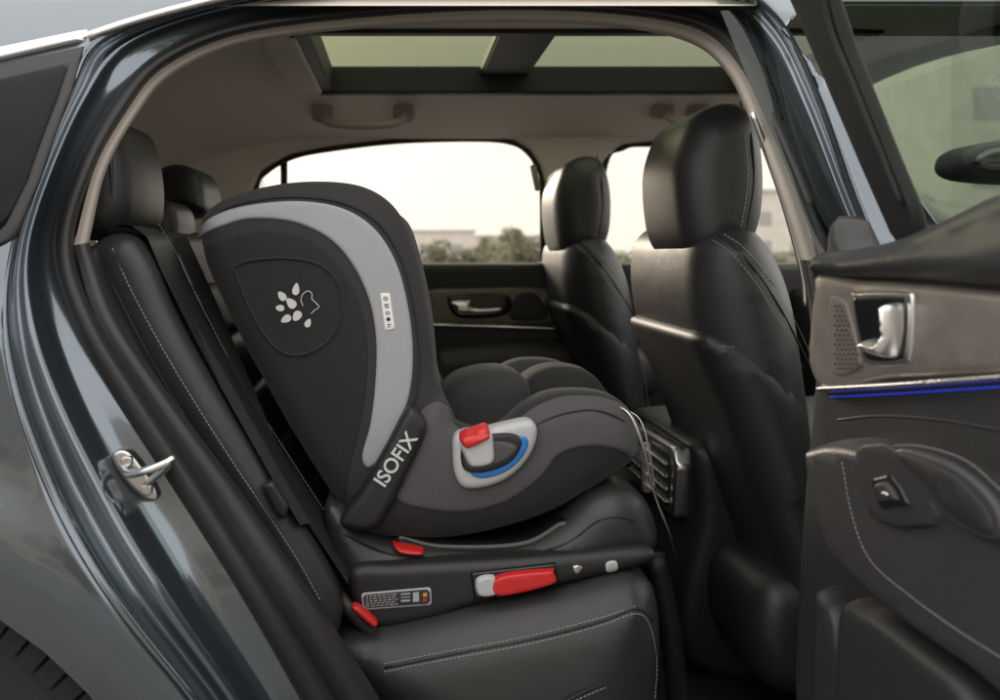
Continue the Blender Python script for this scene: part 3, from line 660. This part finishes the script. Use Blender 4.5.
building(18,170,12,12,4.2,'low grey building behind a hedge')
building(38,110,14,12,8.0,'pale two-storey building beyond the lawn')
building(-26,75,10,10,11,'tall white building with windows')
building(33,50,14,10,12,'pale three-storey building beside the lawn')
building(8,-26,34,10,8,'unseen pale building behind the camera, added for reflections')  # out of view; added to show in paint and glass reflections
leafm=M('hazed_olive_foliage',(.19,.19,.12),.8,var=.4,vscale=3); bark=M('bark',(.10,.08,.06),.9)  # leaf colour lightened and greyed in place of distance haze
def leafmesh(name,rad,hz,zb,n,sz):
    V=[];Fc=[]; cl=[(random.uniform(-.6,.6)*rad,random.uniform(-.6,.6)*rad,zb+random.random()*hz,random.uniform(.3,.6)*rad) for _ in range(9)]
    for _ in range(n):
        c=random.choice(cl); v=Vector([random.gauss(0,1) for _ in range(3)]).normalized()*c[3]*random.random()**.4
        p=Vector(c[:3])+v; a=Vector([random.gauss(0,1) for _ in range(3)]).normalized(); b=a.orthogonal().normalized(); s=sz*random.uniform(.6,1.3); o=len(V)
        V+=[p-a*s,p+b*s*.5,p+a*s,p-b*s*.5]; Fc.append((o,o+1,o+2,o+3))
    me=bpy.data.meshes.new(name); me.from_pydata([tuple(v) for v in V],[],Fc); me.materials.append(leafm); return me
crown=leafmesh('crown',1.9,2.2,2.0,2600,.16); bush=leafmesh('bush',1.0,.6,.3,1500,.09)
tv,tf=[],[]
for P,r in (([(0,0,0),(.03,0,1.2),(0,.05,2.6)],.13),([(0,0,1.6),(.5,.2,2.6),(.8,.3,3.2)],.06),([(0,0,1.8),(-.5,-.2,2.7),(-.8,.1,3.3)],.06)):
    v,f=tubegeo(P,r,8); o=len(tv); tv+=v; tf+=[tuple(i+o for i in q) for q in f]
tm=bpy.data.meshes.new('trunk'); tm.from_pydata([tuple(v) for v in tv],[],tf); tm.materials.append(bark)
def tree(x,y,s):
    e=empty('tree',(x,y,0)); e['label']='leafy olive-green tree standing on the ground'; e['category']='tree'; e['group']='trees around the lot'
    for n,me in (('trunk',tm),('crown',crown)):
        o=bpy.data.objects.new(n,me); COL.objects.link(o); o.parent=e
    e.scale=(s,s,s); e.rotation_euler[2]=random.random()*6
for x,y,s in ((34,70,.55),(39,74,.6),(7.5,62,.58),(5.4,58,.45),(24,46,.8),(23,28,.9),(-18,-14,1.1),(-9,-17,1.3),(14,-13,1.2),(22,-15,1.3),(3,-19,1.2)): tree(x,y,s)  # trees behind the camera are unseen, added for body and glass reflections
for i in range(16):
    o=bpy.data.objects.new('hedge_bush',bush); COL.objects.link(o); o.location=(1.6+i*1.05+random.uniform(-.2,.2),36+random.uniform(-1.5,1.5),0); s=random.uniform(.8,1.2); o.scale=(s,s,s*random.uniform(.9,1.3)); o.rotation_euler[2]=random.random()*6
    o['label']='rounded olive-green hedge bush on the grass verge'; o['category']='bush'; o['group']='hedge along the verge'
pole=tube('lamp_post',[(-5.6,38,0),(-5.6,38,4),(-5.6,38,8.2)],.09,M('galvanised_steel',(.5,.5,.5),.4,.6),None,10); pole['label']='slim pale metal lamp post beyond the car'; pole['category']='lamp post'
# ============================================================ LIGHT, CAMERA
w=bpy.data.worlds.new('World'); scene.world=w; w.use_nodes=True; nt=w.node_tree
sky=nt.nodes.new('ShaderNodeTexSky'); sky.sky_type='NISHITA'; sky.sun_disc=False
el,az=math.radians(14),math.radians(-22)
sky.sun_elevation=el; sky.sun_rotation=az; sky.air_density=1; sky.dust_density=3; sky.ozone_density=1
# pale haze in sky colour, brightened overhead and behind to fill cabin, dimmed ahead
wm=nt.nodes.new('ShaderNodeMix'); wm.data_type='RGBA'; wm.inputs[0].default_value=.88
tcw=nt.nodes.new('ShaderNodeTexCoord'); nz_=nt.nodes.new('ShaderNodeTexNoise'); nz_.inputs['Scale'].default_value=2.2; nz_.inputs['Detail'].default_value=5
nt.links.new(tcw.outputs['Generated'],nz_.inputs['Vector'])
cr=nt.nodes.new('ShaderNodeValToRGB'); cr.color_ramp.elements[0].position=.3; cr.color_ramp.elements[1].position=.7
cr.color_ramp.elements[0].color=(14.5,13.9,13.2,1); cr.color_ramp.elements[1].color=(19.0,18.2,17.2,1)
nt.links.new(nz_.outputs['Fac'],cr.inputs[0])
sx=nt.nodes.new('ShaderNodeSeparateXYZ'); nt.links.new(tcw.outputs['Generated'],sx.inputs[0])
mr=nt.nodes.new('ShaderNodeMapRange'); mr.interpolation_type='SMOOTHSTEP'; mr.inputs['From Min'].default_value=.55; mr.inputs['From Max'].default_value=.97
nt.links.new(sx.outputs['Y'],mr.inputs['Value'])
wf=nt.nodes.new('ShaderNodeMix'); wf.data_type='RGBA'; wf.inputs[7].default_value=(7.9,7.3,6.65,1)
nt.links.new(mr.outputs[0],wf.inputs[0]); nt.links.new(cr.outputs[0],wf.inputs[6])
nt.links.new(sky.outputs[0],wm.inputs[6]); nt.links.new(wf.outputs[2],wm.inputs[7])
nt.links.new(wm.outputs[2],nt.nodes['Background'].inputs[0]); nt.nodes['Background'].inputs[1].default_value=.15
L=bpy.data.lights.new('sun','SUN'); L.energy=2.2; L.angle=math.radians(12); L.color=(1,.86,.70)
lo_=bpy.data.objects.new('sun',L); COL.objects.link(lo_)
dirv=Vector((math.sin(az)*math.cos(el),math.cos(az)*math.cos(el),math.sin(el)))
lo_.rotation_euler=dirv.to_track_quat('Z','Y').to_euler()
cam=bpy.data.cameras.new('camera'); co=bpy.data.objects.new('camera',cam); COL.objects.link(co)
co.location=CAM; co.rotation_euler=(math.pi/2,0,0); cam.sensor_width=36; cam.lens=36*.95; cam.shift_x=.098; cam.shift_y=-.095
cam.clip_start=.02; cam.clip_end=2000
cam.dof.use_dof=True; cam.dof.focus_distance=1.28; cam.dof.aperture_fstop=5.0
scene.camera=co
scene.view_settings.view_transform='Standard'; scene.view_settings.look='None'; scene.view_settings.exposure=0
